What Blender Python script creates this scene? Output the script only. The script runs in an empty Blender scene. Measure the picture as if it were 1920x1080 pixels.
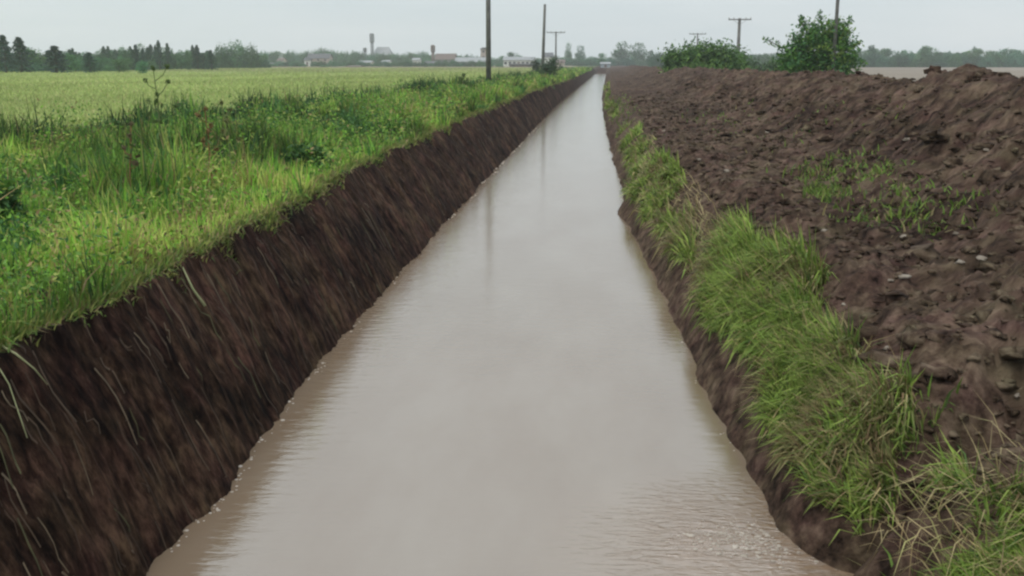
import bpy, math, random
import numpy as np
from mathutils import Vector
R = math.radians
random.seed(7)
rng = np.random.default_rng(11)
S = bpy.context.scene
COL = S.collection

# ------------------------------------------------------------------ camera
F, H = 1900.0, 3.2
TH = math.atan(423 / F)
PS = math.atan(143 * math.cos(TH) / F)
cam_d = bpy.data.cameras.new('camera')
cam = bpy.data.objects.new('camera', cam_d)
COL.objects.link(cam)
cam.location = (0, 0, H)
cam.rotation_euler = (math.pi / 2 - TH, 0, PS)
cam_d.sensor_width = 36
cam_d.lens = F / 1920 * 36
cam_d.clip_start = 0.1
cam_d.clip_end = 6000
S.camera = cam
FW = np.array([-math.sin(PS) * math.cos(TH), math.cos(PS) * math.cos(TH), -math.sin(TH)])
RT = np.array([math.cos(PS), math.sin(PS), 0.0])
UP = np.cross(RT, FW)
def ray(px, py): return FW + RT * (px - 960) / F - UP * (py - 540) / F
def on_z(px, py, z):
    d = ray(px, py); t = (z - H) / d[2]; return d[0] * t, d[1] * t
def on_y(px, py, y):
    d = ray(px, py); t = y / d[1]; return d[0] * t, H + d[2] * t

# ------------------------------------------------------------------ world, sun, exposure
SUN_EL, SUN_AZ = R(58), R(215)
w = bpy.data.worlds.new('World'); S.world = w; w.use_nodes = True
nt = w.node_tree; nt.nodes.clear()
def N(t, ty, **k):
    n = t.nodes.new(ty)
    for a, b in k.items(): setattr(n, a, b)
    return n
out = N(nt, 'ShaderNodeOutputWorld'); bg = N(nt, 'ShaderNodeBackground')
sky = N(nt, 'ShaderNodeTexSky', sky_type='NISHITA', sun_disc=False, sun_elevation=SUN_EL, sun_rotation=SUN_AZ)
tc = N(nt, 'ShaderNodeTexCoord'); mp = N(nt, 'ShaderNodeMapping'); mp.inputs['Scale'].default_value = (1.5, 1.5, 9)
nz = N(nt, 'ShaderNodeTexNoise'); nz.inputs['Scale'].default_value = 2.2; nz.inputs['Detail'].default_value = 5
rp = N(nt, 'ShaderNodeValToRGB')
rp.color_ramp.elements[0].position = .3; rp.color_ramp.elements[0].color = (.475, .535, .56, 1)
rp.color_ramp.elements[1].position = .7; rp.color_ramp.elements[1].color = (.56, .60, .615, 1)
sc = N(nt, 'ShaderNodeVectorMath', operation='SCALE'); sc.inputs['Scale'].default_value = 10.0
mx = N(nt, 'ShaderNodeMix', data_type='RGBA'); mx.inputs[0].default_value = .93
bg.inputs['Strength'].default_value = .1
L = nt.links.new
sx = N(nt, 'ShaderNodeSeparateXYZ'); zm = N(nt, 'ShaderNodeMath', operation='MULTIPLY_ADD', use_clamp=False); zc = N(nt, 'ShaderNodeMath', operation='MAXIMUM'); zc.inputs[1].default_value = 0
zm.inputs[1].default_value = 5.0; zm.inputs[2].default_value = 10.0
L(tc.outputs['Generated'], mp.inputs[0]); L(mp.outputs[0], nz.inputs[0]); L(nz.outputs[0], rp.inputs[0])
L(tc.outputs['Generated'], sx.inputs[0]); L(sx.outputs[2], zc.inputs[0]); L(zc.outputs[0], zm.inputs[0]); L(zm.outputs[0], sc.inputs['Scale'])
L(rp.outputs[0], sc.inputs[0]); L(sky.outputs[0], mx.inputs[6]); L(sc.outputs[0], mx.inputs[7])
L(mx.outputs[2], bg.inputs[0]); L(bg.outputs[0], out.inputs[0])
sd = bpy.data.lights.new('sun', 'SUN'); sd.energy = 1.2; sd.angle = R(25); sd.color = (1, .97, .92)
so = bpy.data.objects.new('sun', sd); COL.objects.link(so); so.location = (0, 0, 50)
az = SUN_AZ
sdir = Vector((math.sin(az) * math.cos(SUN_EL), math.cos(az) * math.cos(SUN_EL), math.sin(SUN_EL)))
so.rotation_euler = sdir.to_track_quat('Z', 'Y').to_euler()
S.view_settings.view_transform = 'Standard'; S.view_settings.look = 'None'
S.view_settings.exposure = .35; S.view_settings.gamma = 1
S.cycles.filter_width = 2.4
S.cycles.max_bounces = 6; S.cycles.volume_bounces = 3; S.cycles.diffuse_bounces = 3
S.cycles.use_denoising = True

# ------------------------------------------------------------------ noise
def _h(ix, iy, s):
    n = (ix.astype(np.int64) * 374761393 + iy.astype(np.int64) * 668265263 + s * 1274126177) & 0xffffffff
    n = ((n ^ (n >> 13)) * 1274126177) & 0xffffffff
    return ((n ^ (n >> 16)) & 0xffffff) / float(0xffffff)
def vn(x, y, s=0):
    x = np.asarray(x, float); y = np.asarray(y, float)
    ix = np.floor(x); iy = np.floor(y); fx = x - ix; fy = y - iy
    fx = fx * fx * fx * (fx * (fx * 6 - 15) + 10); fy = fy * fy * fy * (fy * (fy * 6 - 15) + 10)
    a = _h(ix, iy, s); b = _h(ix + 1, iy, s); c = _h(ix, iy + 1, s); d = _h(ix + 1, iy + 1, s)
    return (a + (b - a) * fx) * (1 - fy) + (c + (d - c) * fx) * fy
def fbm(x, y, o=4, s=0, g=.5):
    t = 0; a = 1; n = 0
    for i in range(o):
        t = t + a * (vn(x, y, s + i * 17) * 2 - 1); n += a; a *= g
        x, y = x * 1.93 + y * .31 + 3.7, y * 1.93 - x * .31 + 9.1
    return t / n
def ss(a, b, x):
    t = np.clip((x - a) / (b - a), 0, 1); return t * t * (3 - 2 * t)

# ------------------------------------------------------------------ terrain shape
GL = 1.3
def shift(y):                                                     # the canal swings slightly right far away
    return .0195 * np.log1p(np.exp(np.clip((np.asarray(y, float) - 52) / 8, -30, 60))) * 8
def verge_out(y): return np.interp(y, [0, 23.5, 37, 57, 78, 150, 300], [-13.4, -12.8, -11.7, -9.8, -8.3, -7.8, -7.8]) + .5 * fbm(np.asarray(y) * .35, 0 * np.asarray(y), 2, 5)
def edge_r(y): return np.interp(y, [0, 6.2, 6.7, 8.8, 10.7, 15, 19, 21.8, 24, 34, 51, 100, 250], [1.7, 1.52, 1.34, 1.28, 1.2, 1.08, .95, .68, .92, .88, .85, .45, .4])
def edge_l(y): return np.interp(y, [0, 7, 10, 14, 24, 51, 93, 180], [-2.74, -2.74, -2.87, -2.87, -2.83, -2.69, -2.9, -2.8])
def top_l(y): return np.interp(y, [0, 6.7, 9.2, 12, 16, 24, 40, 60, 135, 300], [-3.5, -3.51, -3.61, -3.67, -3.85, -3.87, -3.8, -3.6, -3.45, -3.4])
HOLES = [((3.1, 6.8), (2.42, 6.25), .30, .66), ((2.3, 6.1), (1.6, 5.95), .17, .42), ((1.75, 4.9), (1.3, 4.9), .1, .2)]
def zf(xr, y):
    xr, y = np.broadcast_arrays(np.asarray(xr, float), np.asarray(y, float))
    X = xr + shift(y)
    el, tl, er = edge_l(y), top_l(y), edge_r(y)
    near = 1 / (1 + np.maximum(y, 0) / 40)
    # ragged lips
    tl = tl + .07 * fbm(y * 2.2, y * 0, 3, 31) + .10 * fbm(y * .5, y * 0, 2, 33)
    el = el + .06 * fbm(y * 1.6, y * 0, 4, 35)
    er = er + .10 * fbm(y * 1.3, y * 0, 4, 37)
    gl = GL + .2 * (1 - ss(60, 130, y))
    zl = gl + .05 * fbm(X * .6, y * .6, 3, 1)
    crop = ss(0, .8, verge_out(y) - X)
    zl = zl + .22 * crop
    t = (xr - tl) / (el - tl)                                      # 0 at the lip, 1 at the water
    bank = gl * (1 - t) + .08 * np.sin(np.clip(t, 0, 1) * math.pi)
    z = np.where(xr < tl, zl, np.where(t < 1.35, bank, -.45 - .3 * ss(1.35, 3, t)))
    # bucket-tooth grooves running down the left bank
    m = ss(-.05, .15, t) * (1 - ss(1.2, 1.5, t))
    yy = y + .22 * xr + .05 * fbm(xr * 2, y * 1.2, 2, 41)
    gr = fbm(yy * 6.5, xr * 1.5, 3, 43, .6) * .085 + fbm(yy * 17, xr * 2.0, 2, 47) * .03 + fbm(xr * 7, y * 9, 3, 49) * .055 + .05 * np.maximum(0, fbm(xr * 3, y * 2, 2, 50)) * np.sign(fbm(y * 9, xr * 3, 2, 51))
    z = z + m * (gr + .05 * fbm(X * .9, y * .9, 2, 53))
    # right side
    ed = xr - er
    prof = np.interp(ed, [-1.2, -.3, 0, .12, .45, .85, 1.25, 2.9], [-.6, -.35, 0, .22, .62, .98, 1.2, 1.3])
    ridge_h = 2.60 + .30 * np.exp(-((y - 20) / 6.5) ** 2) + .26 * fbm(y * .5, y * 0, 4, 61) - GL
    rx = xr - .25 * fbm(y * .3, y * 0, 2, 63)
    rp_ = np.interp(rx, [3.6, 4.6, 5.8, 7.0, 7.7, 8.3, 9.6, 11.5, 14], [0, .16, .5, .88, 1, .97, .6, .15, 0])
    farfade = 1 - .25 * ss(60, 220, y)
    zr = np.where(ed < 2.9, prof, GL) + rp_ * ridge_h * farfade * (1 - ss(300, 340, y)) * ss(-30, -10, y)
    rough = ss(.25, 1.4, ed) * (1 - ss(11, 14, xr)) + .25 * ss(11, 14, xr) * (1 - ss(20, 60, xr))
    ys = y - .9 * xr
    slope_k = 1 - .4 * ss(.05, .3, rp_)
    lump = .11 * fbm(X * 1.1, ys * .8, 2, 71) + slope_k * .10 * (1 - 2 * np.abs(fbm(X * 2.3, ys * 2.1, 2, 73))) + slope_k * .05 * fbm(X * 6, ys * 5, 2, 77) + .03 * (1 - 2 * np.abs(fbm(X * 12, y * 12, 2, 79)))
    streak = (.26 * (1 - 2 * np.abs(fbm(ys * .95, xr * .25, 3, 81))) - .1 + .12 * fbm(ys * 3.4, xr * .5, 2, 83)) * ss(.05, .4, rp_) * (1 - .5 * ss(60, 150, y))
    lipn = .05 * fbm(X * 4, y * 4, 3, 85) * ss(0, .1, ed) * (1 - ss(.4, 1.4, ed))
    zr = zr + rough * lump + streak + lipn
    clm = np.exp(-((y - 22) ** 2) / 2.2) * np.exp(-((xr - 7.7) ** 2) / .5) * .10
    zr = zr + clm
    z = np.where(xr < -.7, z, np.where(ed < -1.2, -.75, zr))
    for (a, b, wd, dp) in HOLES:
        ax, ay = a; bx, by = b
        ll = (bx - ax) ** 2 + (by - ay) ** 2
        u = np.clip(((X - ax) * (bx - ax) + (y - ay) * (by - ay)) / ll, 0, 1)
        d = np.hypot(X - ax - u * (bx - ax), y - ay - u * (by - ay))
        z = z - dp * np.exp(-(d / wd) ** 2)
    # the canal closes at its far end
    e = ss(318, 330, y)
    z = z * (1 - e) + np.maximum(z, GL - .1) * e
    return z
def gz(X, y): return zf(np.asarray(X, float) - shift(y), y)

# ------------------------------------------------------------------ mesh helpers
def tag(o, label=None, cat=None, group=None, kind=None):
    if label: o['label'] = label
    if cat: o['category'] = cat
    if group: o['group'] = group
    if kind: o['kind'] = kind
    return o
def mesh_np(name, V, polys, mat, parent=None, cols=None, smooth=False):
    """polys: list of (M,k) index arrays"""
    me = bpy.data.meshes.new(name)
    V = np.asarray(V, np.float32); me.vertices.add(len(V)); me.vertices.foreach_set('co', V.ravel())
    tot = sum(p.shape[0] for p in polys); nl = sum(p.size for p in polys)
    me.loops.add(nl); me.polygons.add(tot)
    me.loops.foreach_set('vertex_index', np.concatenate([p.ravel() for p in polys]).astype(np.int32))
    tots = np.concatenate([np.full(p.shape[0], p.shape[1]) for p in polys]).astype(np.int32)
    st = np.concatenate([[0], np.cumsum(tots)[:-1]]).astype(np.int32)
    me.polygons.foreach_set('loop_start', st); me.polygons.foreach_set('loop_total', tots)
    if smooth: me.polygons.foreach_set('use_smooth', np.ones(tot, bool))
    me.update(calc_edges=True); me.validate()
    if cols is not None:
        a = me.color_attributes.new('col', 'FLOAT_COLOR', 'POINT')
        c = np.ones((len(V), 4), np.float32); c[:, :3] = cols
        a.data.foreach_set('color', c.ravel())
    if mat: me.materials.append(mat)
    o = bpy.data.objects.new(name, me); COL.objects.link(o)
    if parent: o.parent = parent
    return o
def empty(name, loc=(0, 0, 0)):
    o = bpy.data.objects.new(name, None); COL.objects.link(o); o.location = loc; o.empty_display_size = .3; return o
class MB:
    def __init__(s): s.v = []; s.f = []
    def add(s, v, f):
        b = len(s.v); s.v += [tuple(x) for x in v]; s.f += [tuple(i + b for i in q) for q in f]
    def box(s, x0, x1, y0, y1, z0, z1):
        s.add([(x0, y0, z0), (x1, y0, z0), (x1, y1, z0), (x0, y1, z0), (x0, y0, z1), (x1, y0, z1), (x1, y1, z1), (x0, y1, z1)],
              [(0, 3, 2, 1), (4, 5, 6, 7), (0, 1, 5, 4), (1, 2, 6, 5), (2, 3, 7, 6), (3, 0, 4, 7)])
    def tube(s, pts, rad, n=7):
        rings = []; pts = [Vector(p) for p in pts]
        for i, p in enumerate(pts):
            d = (pts[min(i + 1, len(pts) - 1)] - pts[max(i - 1, 0)]).normalized()
            a = d.orthogonal().normalized() if i == 0 else (a - d * a.dot(d)).normalized()
            b = d.cross(a); r = rad[i] if hasattr(rad, '__len__') else rad
            rings.append([p + (a * math.cos(t) + b * math.sin(t)) * r for t in [2 * math.pi * k / n for k in range(n)]])
        v = [q for r in rings for q in r]; f = []
        for i in range(len(rings) - 1):
            for k in range(n):
                f.append((i * n + k, i * n + (k + 1) % n, (i + 1) * n + (k + 1) % n, (i + 1) * n + k))
        f.append(tuple(range(n))[::-1]); f.append(tuple((len(rings) - 1) * n + k for k in range(n)))
        s.add(v, f)
    def build(s, name, mat, parent=None, smooth=False):
        me = bpy.data.meshes.new(name); me.from_pydata(s.v, [], s.f); me.update()
        if smooth: me.polygons.foreach_set('use_smooth', [True] * len(me.polygons))
        me.materials.append(mat)
        o = bpy.data.objects.new(name, me); COL.objects.link(o)
        if parent: o.parent = parent
        return o

# ------------------------------------------------------------------ materials
def mat(name, color, rough=.8, spec=.3):
    m = bpy.data.materials.new(name); m.use_nodes = True
    b = m.node_tree.nodes['Principled BSDF']
    b.inputs['Base Color'].default_value = (*color, 1); b.inputs['Roughness'].default_value = rough
    b.inputs['Specular IOR Level'].default_value = spec
    return m, m.node_tree, b
def noisy(name, c1, c2, scale=3., rough=.85, bump=0., detail=6, spec=.25, stops=(.35, .65)):
    m, t, b = mat(name, c1, rough, spec)
    tcn = N(t, 'ShaderNodeTexCoord'); n = N(t, 'ShaderNodeTexNoise'); n.inputs['Scale'].default_value = scale; n.inputs['Detail'].default_value = detail
    r = N(t, 'ShaderNodeValToRGB'); r.color_ramp.elements[0].position = stops[0]; r.color_ramp.elements[1].position = stops[1]
    r.color_ramp.elements[0].color = (*c1, 1); r.color_ramp.elements[1].color = (*c2, 1)
    l = t.links.new; l(tcn.outputs['Object'], n.inputs[0]); l(n.outputs[0], r.inputs[0]); l(r.outputs[0], b.inputs['Base Color'])
    if bump:
        bp = N(t, 'ShaderNodeBump'); bp.inputs['Strength'].default_value = 1; bp.inputs['Distance'].default_value = bump
        l(n.outputs[0], bp.inputs['Height']); l(bp.outputs[0], b.inputs['Normal'])
    return m
def leafmat(name, tint=(1, 1, 1), attr=True, base=(.06, .1, .03), rnd=0.0, trans=.25):
    m, t, b = mat(name, base, .6, .25)
    l = t.links.new
    src = None
    if attr:
        a = N(t, 'ShaderNodeVertexColor'); a.layer_name = 'col'; src = a.outputs[0]
    else:
        r0 = N(t, 'ShaderNodeRGB'); r0.outputs[0].default_value = (*base, 1); src = r0.outputs[0]
    if rnd:
        oi = N(t, 'ShaderNodeObjectInfo'); hs = N(t, 'ShaderNodeHueSaturation')
        m1 = N(t, 'ShaderNodeMapRange'); m1.inputs[3].default_value = .5 - .035 * rnd; m1.inputs[4].default_value = .5 + .045 * rnd
        m2 = N(t, 'ShaderNodeMapRange'); m2.inputs[3].default_value = 1 - .35 * rnd; m2.inputs[4].default_value = 1 + .35 * rnd
        fr = N(t, 'ShaderNodeMath', operation='MULTIPLY'); fr.inputs[1].default_value = 7.13
        f2 = N(t, 'ShaderNodeMath', operation='FRACT')
        l(oi.outputs['Random'], m1.inputs[0]); l(oi.outputs['Random'], fr.inputs[0]); l(fr.outputs[0], f2.inputs[0]); l(f2.outputs[0], m2.inputs[0])
        l(m1.outputs[0], hs.inputs['Hue']); l(m2.outputs[0], hs.inputs['Value']); l(src, hs.inputs['Color']); src = hs.outputs[0]
    l(src, b.inputs['Base Color'])
    tr = N(t, 'ShaderNodeBsdfTranslucent'); mxs = N(t, 'ShaderNodeMixShader'); mxs.inputs[0].default_value = trans
    l(src, tr.inputs[0]); l(b.outputs[0], mxs.inputs[1]); l(tr.outputs[0], mxs.inputs[2])
    l(mxs.outputs[0], t.nodes['Material Output'].inputs['Surface'])
    return m
def soilmat(name, dark, mid, pale, pale_pos=.62, stretch=(1, 1, 1), scale=7., bump=.02, rough=.85, rot=0, patch=.35):
    m, t, b = mat(name, mid, rough, .06); l = t.links.new
    tcn = N(t, 'ShaderNodeTexCoord'); mpn = N(t, 'ShaderNodeMapping'); mpn.inputs['Scale'].default_value = stretch; mpn.inputs['Rotation'].default_value = (0, 0, rot); mpn.vector_type = 'TEXTURE' if rot else 'POINT'
    l(tcn.outputs['Object'], mpn.inputs[0])
    n1 = N(t, 'ShaderNodeTexNoise'); n1.inputs['Scale'].default_value = scale; n1.inputs['Detail'].default_value = 8; n1.inputs['Roughness'].default_value = .68
    n2 = N(t, 'ShaderNodeTexNoise'); n2.inputs['Scale'].default_value = 1.1 if patch > .5 else .45; n2.inputs['Detail'].default_value = 4
    n3 = N(t, 'ShaderNodeTexNoise'); n3.inputs['Scale'].default_value = 2.6; n3.inputs['Detail'].default_value = 3
    l(mpn.outputs[0], n1.inputs[0]); l(tcn.outputs['Object'], n2.inputs[0]); l(tcn.outputs['Object'], n3.inputs[0])
    r = N(t, 'ShaderNodeValToRGB'); e = r.color_ramp.elements
    e[0].position = .34; e[0].color = (*dark, 1); e[1].position = pale_pos + .1; e[1].color = (*pale, 1)
    q = r.color_ramp.elements.new(.5); q.color = (*mid, 1)
    ad = N(t, 'ShaderNodeMath', operation='MULTIPLY_ADD'); ad.inputs[1].default_value = patch; l(n2.outputs[0], ad.inputs[0])
    sb = N(t, 'ShaderNodeMath', operation='SUBTRACT'); sb.inputs[1].default_value = patch / 2
    l(n1.outputs[0], sb.inputs[0]); l(sb.outputs[0], ad.inputs[2]); l(ad.outputs[0], r.inputs[0])
    # warm / purple drift of the wet clay
    hs = N(t, 'ShaderNodeHueSaturation'); mr = N(t, 'ShaderNodeMapRange'); mr.inputs[1].default_value = .3; mr.inputs[2].default_value = .7
    mr.inputs[3].default_value = .485; mr.inputs[4].default_value = .525 if patch > .5 else .53
    l(n3.outputs[0], mr.inputs[0]); l(mr.outputs[0], hs.inputs['Hue']); l(r.outputs[0], hs.inputs['Color']); l(hs.outputs[0], b.inputs['Base Color'])
    bp = N(t, 'ShaderNodeBump'); bp.inputs['Strength'].default_value = 1; bp.inputs['Distance'].default_value = bump
    l(n1.outputs[0], bp.inputs['Height']); l(bp.outputs[0], b.inputs['Normal'])
    return m
M_bank = soilmat('bank_soil', (.006, .003, .0025), (.035, .0178, .0125), (.125, .070, .047), .60, (1.4, 3.6, 1.4), 3.4, .06, patch=.55)
M_spoil = soilmat('spoil_soil', (.014, .0085, .0065), (.072, .0445, .033), (.19, .13, .095), .64, (1.5, 1.5, 1.5), 4.0, .045)
M_ridge = soilmat('ridge_soil', (.014, .0085, .0065), (.072, .0445, .033), (.19, .13, .095), .64, (2.2, .36, .7), 2.4, .07, rot=R(42))
M_clod = soilmat('clod_soil', (.018, .011, .008), (.068, .045, .032), (.18, .135, .095), .6, (1, 1, 1), 6, .02)
# ground: verge, crop, tan strip, mixed by what grows where (zones painted per vertex)
def groundmat():
    m, t, b = mat('ground_cover', (.1, .1, .05), .9, .1); l = t.links.new
    a = N(t, 'ShaderNodeVertexColor'); a.layer_name = 'col'
    tcn = N(t, 'ShaderNodeTexCoord'); n = N(t, 'ShaderNodeTexNoise'); n.inputs['Scale'].default_value = 1.3; n.inputs['Detail'].default_value = 9; n.inputs['Roughness'].default_value = .7
    mr = N(t, 'ShaderNodeMapRange'); mr.inputs[1].default_value = .3; mr.inputs[2].default_value = .7; mr.inputs[3].default_value = .72; mr.inputs[4].default_value = 1.3
    v = N(t, 'ShaderNodeVectorMath', operation='SCALE')
    l(tcn.outputs['Object'], n.inputs[0]); l(n.outputs[0], mr.inputs[0]); l(a.outputs[0], v.inputs[0]); l(mr.outputs[0], v.inputs['Scale'])
    l(v.outputs[0], b.inputs['Base Color'])
    return m
M_ground = groundmat()
def watermat():
    m, t, b = mat('muddy_water', (.2, .14, .09), .05, .5); l = t.links.new
    b.inputs['IOR'].default_value = 2.9
    tcn = N(t, 'ShaderNodeTexCoord')
    # silt colour drifts
    n0 = N(t, 'ShaderNodeTexNoise'); n0.inputs['Scale'].default_value = .8; n0.inputs['Detail'].default_value = 5
    mp0 = N(t, 'ShaderNodeMapping'); mp0.inputs['Scale'].default_value = (1.4, .5, 1); l(tcn.outputs['Object'], mp0.inputs[0]); l(mp0.outputs[0], n0.inputs[0])
    r = N(t, 'ShaderNodeValToRGB'); r.color_ramp.elements[0].position = .35; r.color_ramp.elements[1].position = .65
    r.color_ramp.elements[0].color = (.215, .150, .098, 1); r.color_ramp.elements[1].color = (.255, .195, .142, 1)
    l(n0.outputs[0], r.inputs[0]); l(r.outputs[0], b.inputs['Base Color'])
    mp1 = N(t, 'ShaderNodeMapping'); mp1.inputs['Scale'].default_value = (1.0, 3.2, 1); mp1.inputs['Rotation'].default_value = (0, 0, R(-12))
    n1 = N(t, 'ShaderNodeTexNoise'); n1.inputs['Scale'].default_value = 3.2; n1.inputs['Detail'].default_value = 4; n1.inputs['Distortion'].default_value = .6
    n2 = N(t, 'ShaderNodeTexNoise'); n2.inputs['Scale'].default_value = 14; n2.inputs['Detail'].default_value = 3
    l(tcn.outputs['Object'], mp1.inputs[0]); l(mp1.outputs[0], n1.inputs[0]); l(mp1.outputs[0], n2.inputs[0])
    ad = N(t, 'ShaderNodeMath', operation='MULTIPLY_ADD'); ad.inputs[1].default_value = .3; l(n2.outputs[0], ad.inputs[0]); l(n1.outputs[0], ad.inputs[2])
    bp = N(t, 'ShaderNodeBump'); bp.inputs['Strength'].default_value = 1.0; bp.inputs['Distance'].default_value = .0033
    # churned patch where the flow breaks at the near right bank
    vd = N(t, 'ShaderNodeVectorMath', operation='DISTANCE'); vd.inputs[1].default_value = (1.15, 6.35, 0); l(tcn.outputs['Object'], vd.inputs[0])
    mk = N(t, 'ShaderNodeMapRange', interpolation_type='SMOOTHSTEP'); mk.inputs[1].default_value = .2; mk.inputs[2].default_value = 1.7; mk.inputs[3].default_value = 1; mk.inputs[4].default_value = 0; l(vd.outputs['Value'], mk.inputs[0])
    n3 = N(t, 'ShaderNodeTexNoise'); n3.inputs['Scale'].default_value = 6; n3.inputs['Detail'].default_value = 5; n3.inputs['Distortion'].default_value = 1.2; l(mp1.outputs[0], n3.inputs[0])
    q1 = N(t, 'ShaderNodeMath', operation='MULTIPLY'); q1.inputs[1].default_value = 9.0; l(n3.outputs[0], q1.inputs[0])
    q2 = N(t, 'ShaderNodeMath', operation='MULTIPLY_ADD'); l(q1.outputs[0], q2.inputs[0]); l(mk.outputs[0], q2.inputs[1]); l(ad.outputs[0], q2.inputs[2]); ad = q2
    q3 = N(t, 'ShaderNodeMix', data_type='RGBA'); q3.inputs[7].default_value = (.31, .20, .13, 1); l(r.outputs[0], q3.inputs[6])
    q4 = N(t, 'ShaderNodeMath', operation='MULTIPLY'); l(mk.outputs[0], q4.inputs[0]); l(n3.outputs[0], q4.inputs[1]); l(q4.outputs[0], q3.inputs[0]); l(q3.outputs[2], b.inputs['Base Color'])
    l(ad.outputs[0], bp.inputs['Height']); l(bp.outputs[0], b.inputs['Normal'])
    return m
M_water = watermat()
M_grass = leafmat('grass_blades'); M_leaf = leafmat('weed_leaves'); M_crop = leafmat('crop_blades', trans=.2)
M_tree = leafmat('tree_leaves', rnd=1.0, trans=.15)
M_bushleaf = leafmat('bush_leaves', trans=.2)
M_bark = noisy('bark', (.05, .038, .028), (.10, .08, .06), 6, .9, .01)
M_pole = noisy('weathered_pole_wood', (.10, .10, .092), (.17, .165, .15), 2.5, .85, .004)
M_porc = noisy('insulator_glaze', (.12, .1, .08), (.16, .13, .1), 8, .3)
M_stalk = leafmat('stalks', trans=.1)
M_stone = noisy('pale_stone', (.20, .165, .13), (.32, .28, .23), 9, .8, .005)
M_foam = noisy('foam', (.34, .29, .24), (.5, .44, .38), 12, .6)

# ------------------------------------------------------------------ terrain sheets
def seg(a, b, st): return np.linspace(a, b, max(2, int(round(abs(b - a) / st)) + 1))
def cat(*s):
    o = [s[0]]
    for q in s[1:]: o.append(q[1:])
    return np.concatenate(o)
geo = lambda a, b, n: a * (b / a) ** np.linspace(0, 1, n)
ys = list(np.linspace(-70, 1, 60)); y = 1.0
while y < 740:
    y += max(.035, .0062 * y if y < 340 else .05 * y) if y > 3.5 else .12
    ys.append(y)
YS = np.array(ys)
def sheet(name, cols, m, colf=None, label=None):
    X, Y = np.meshgrid(cols, YS); Z = zf(X, Y); XX = X + shift(Y)
    V = np.stack([XX.ravel(), Y.ravel(), Z.ravel()], 1)
    nr, nc = X.shape; i = (np.arange(nr - 1)[:, None] * nc + np.arange(nc - 1)[None]).ravel()
    P = np.stack([i, i + 1, i + nc + 1, i + nc], 1)
    c = colf(XX.ravel(), Y.ravel(), X.ravel()) if colf is not None else None
    o = mesh_np(name, V, [P], m, cols=c, smooth=True); tag(o, kind='structure')
    if label: tag(o, label)
    return o
def lerp(a, b, t): return a + (b - a) * t[:, None]
C = lambda *a: np.array(a, float)[None]
def left_col(X, Y, xr):
    n = fbm(X * .5, Y * .5, 3, 101) * .5 + .5
    verge = lerp(C(.045, .06, .018), C(.10, .13, .035), np.clip(n, 0, 1))
    n2 = fbm(X * .05, Y * .03, 4, 105) * .5 + .5
    crop = lerp(C(.30, .38, .135), C(.38, .44, .17), np.clip(n2, 0, 1))
    t = ss(0, .6, verge_out(Y) - X)
    c = lerp(verge, crop, t)
    far = ss(0, 20, Y - np.interp(X, [-160, -148, -98, -88, -60], [430, 433, 242, 165, 175]) + 0 * X) * (X < -5)
    c = lerp(c, C(.22, .19, .12) + 0 * c, np.clip(far, 0, 1))
    return c
sheet('ground', cat(-geo(16.5, 880, 40)[::-1], seg(-16.5, -4.24, .13)), M_ground, left_col)
def lipcol(X, Y, xr): return None
sheet('canal_bank', cat(seg(-4.24, -4.1, .06), seg(-4.1, -2.6, .018), seg(-2.6, -.7, .12)), M_bank, label='steep dark bare earth bank scraped smooth on the left of the canal')
sheet('canal_bed', seg(-.7, .2, .3), M_bank)
sheet('canal_bank', cat(seg(.2, .9, .1), seg(.9, 2.9, .03)), M_spoil, label='low crumbling earth bank overgrown with grass on the right of the canal')
sheet('soil_ridge', cat(seg(2.9, 9, .045), seg(9, 14, .12)), M_ridge, label='long heaped ridge of dug dark soil along the right of the canal')
def right_col(X, Y, xr):
    n = fbm(X * .06, Y * .04, 4, 111) * .5 + .5
    return lerp(C(.20, .165, .13), C(.28, .24, .195), np.clip(n, 0, 1))
sheet('ploughed_field', cat(seg(14, 20, .4), geo(20, 880, 45)), M_ground, right_col)
# water
wy = np.concatenate([np.linspace(-70, 0, 20), np.arange(.2, 40, .2), geo(40, 322, 80)])
wx = np.array([-3.7, -2.5, -1.2, 0, 1.2, 2.2])
X, Y = np.meshgrid(wx, wy); XX = X + shift(Y); nc = 6
i = (np.arange(len(wy) - 1)[:, None] * nc + np.arange(nc - 1)[None]).ravel()
water = mesh_np('water', np.stack([XX.ravel(), Y.ravel(), 0 * XX.ravel()], 1), [np.stack([i, i + 1, i + nc + 1, i + nc], 1)], M_water, smooth=True)
tag(water, 'muddy grey brown canal water reflecting the overcast sky', kind='structure')

# ------------------------------------------------------------------ grass and leaves
def blades(name, X, Y, Ln, Wd, lean, leandir, col, m, curve=.5, zoff=0.):
    n = len(X); Z = gz(X, Y) - .02 + zoff
    a = rng.uniform(0, 2 * math.pi, n)                              # facing of the ribbon
    dx, dy = np.cos(leandir), np.sin(leandir)
    P = np.stack([X, Y, Z], 1)
    side = np.stack([np.cos(a), np.sin(a), 0 * a], 1) * (Wd / 2)[:, None]
    def pt(t, k):
        h = Ln * t * np.cos(lean * (1 + k)); o = Ln * t * np.sin(lean * (1 + k))
        return P + np.stack([dx * o, dy * o, h], 1)
    m1 = pt(.5, 0); tip = m1 + np.stack([dx * Ln * .5 * np.sin(np.minimum(lean * (1 + curve * 2), 2.6)), dy * Ln * .5 * np.sin(np.minimum(lean * (1 + curve * 2), 2.6)), Ln * .5 * np.cos(np.minimum(lean * (1 + curve * 2), 2.6))], 1)
    V = np.stack([P - side, P + side, m1 + side * .8, m1 - side * .8, tip], 1).reshape(-1, 3)
    b = np.arange(n) * 5
    q = np.stack([b, b + 1, b + 2, b + 3], 1); tr = np.stack([b + 3, b + 2, b + 4], 1)
    c = np.repeat(col, 5, 0)
    return mesh_np(name, V, [q, tr], m, cols=c)
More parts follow.
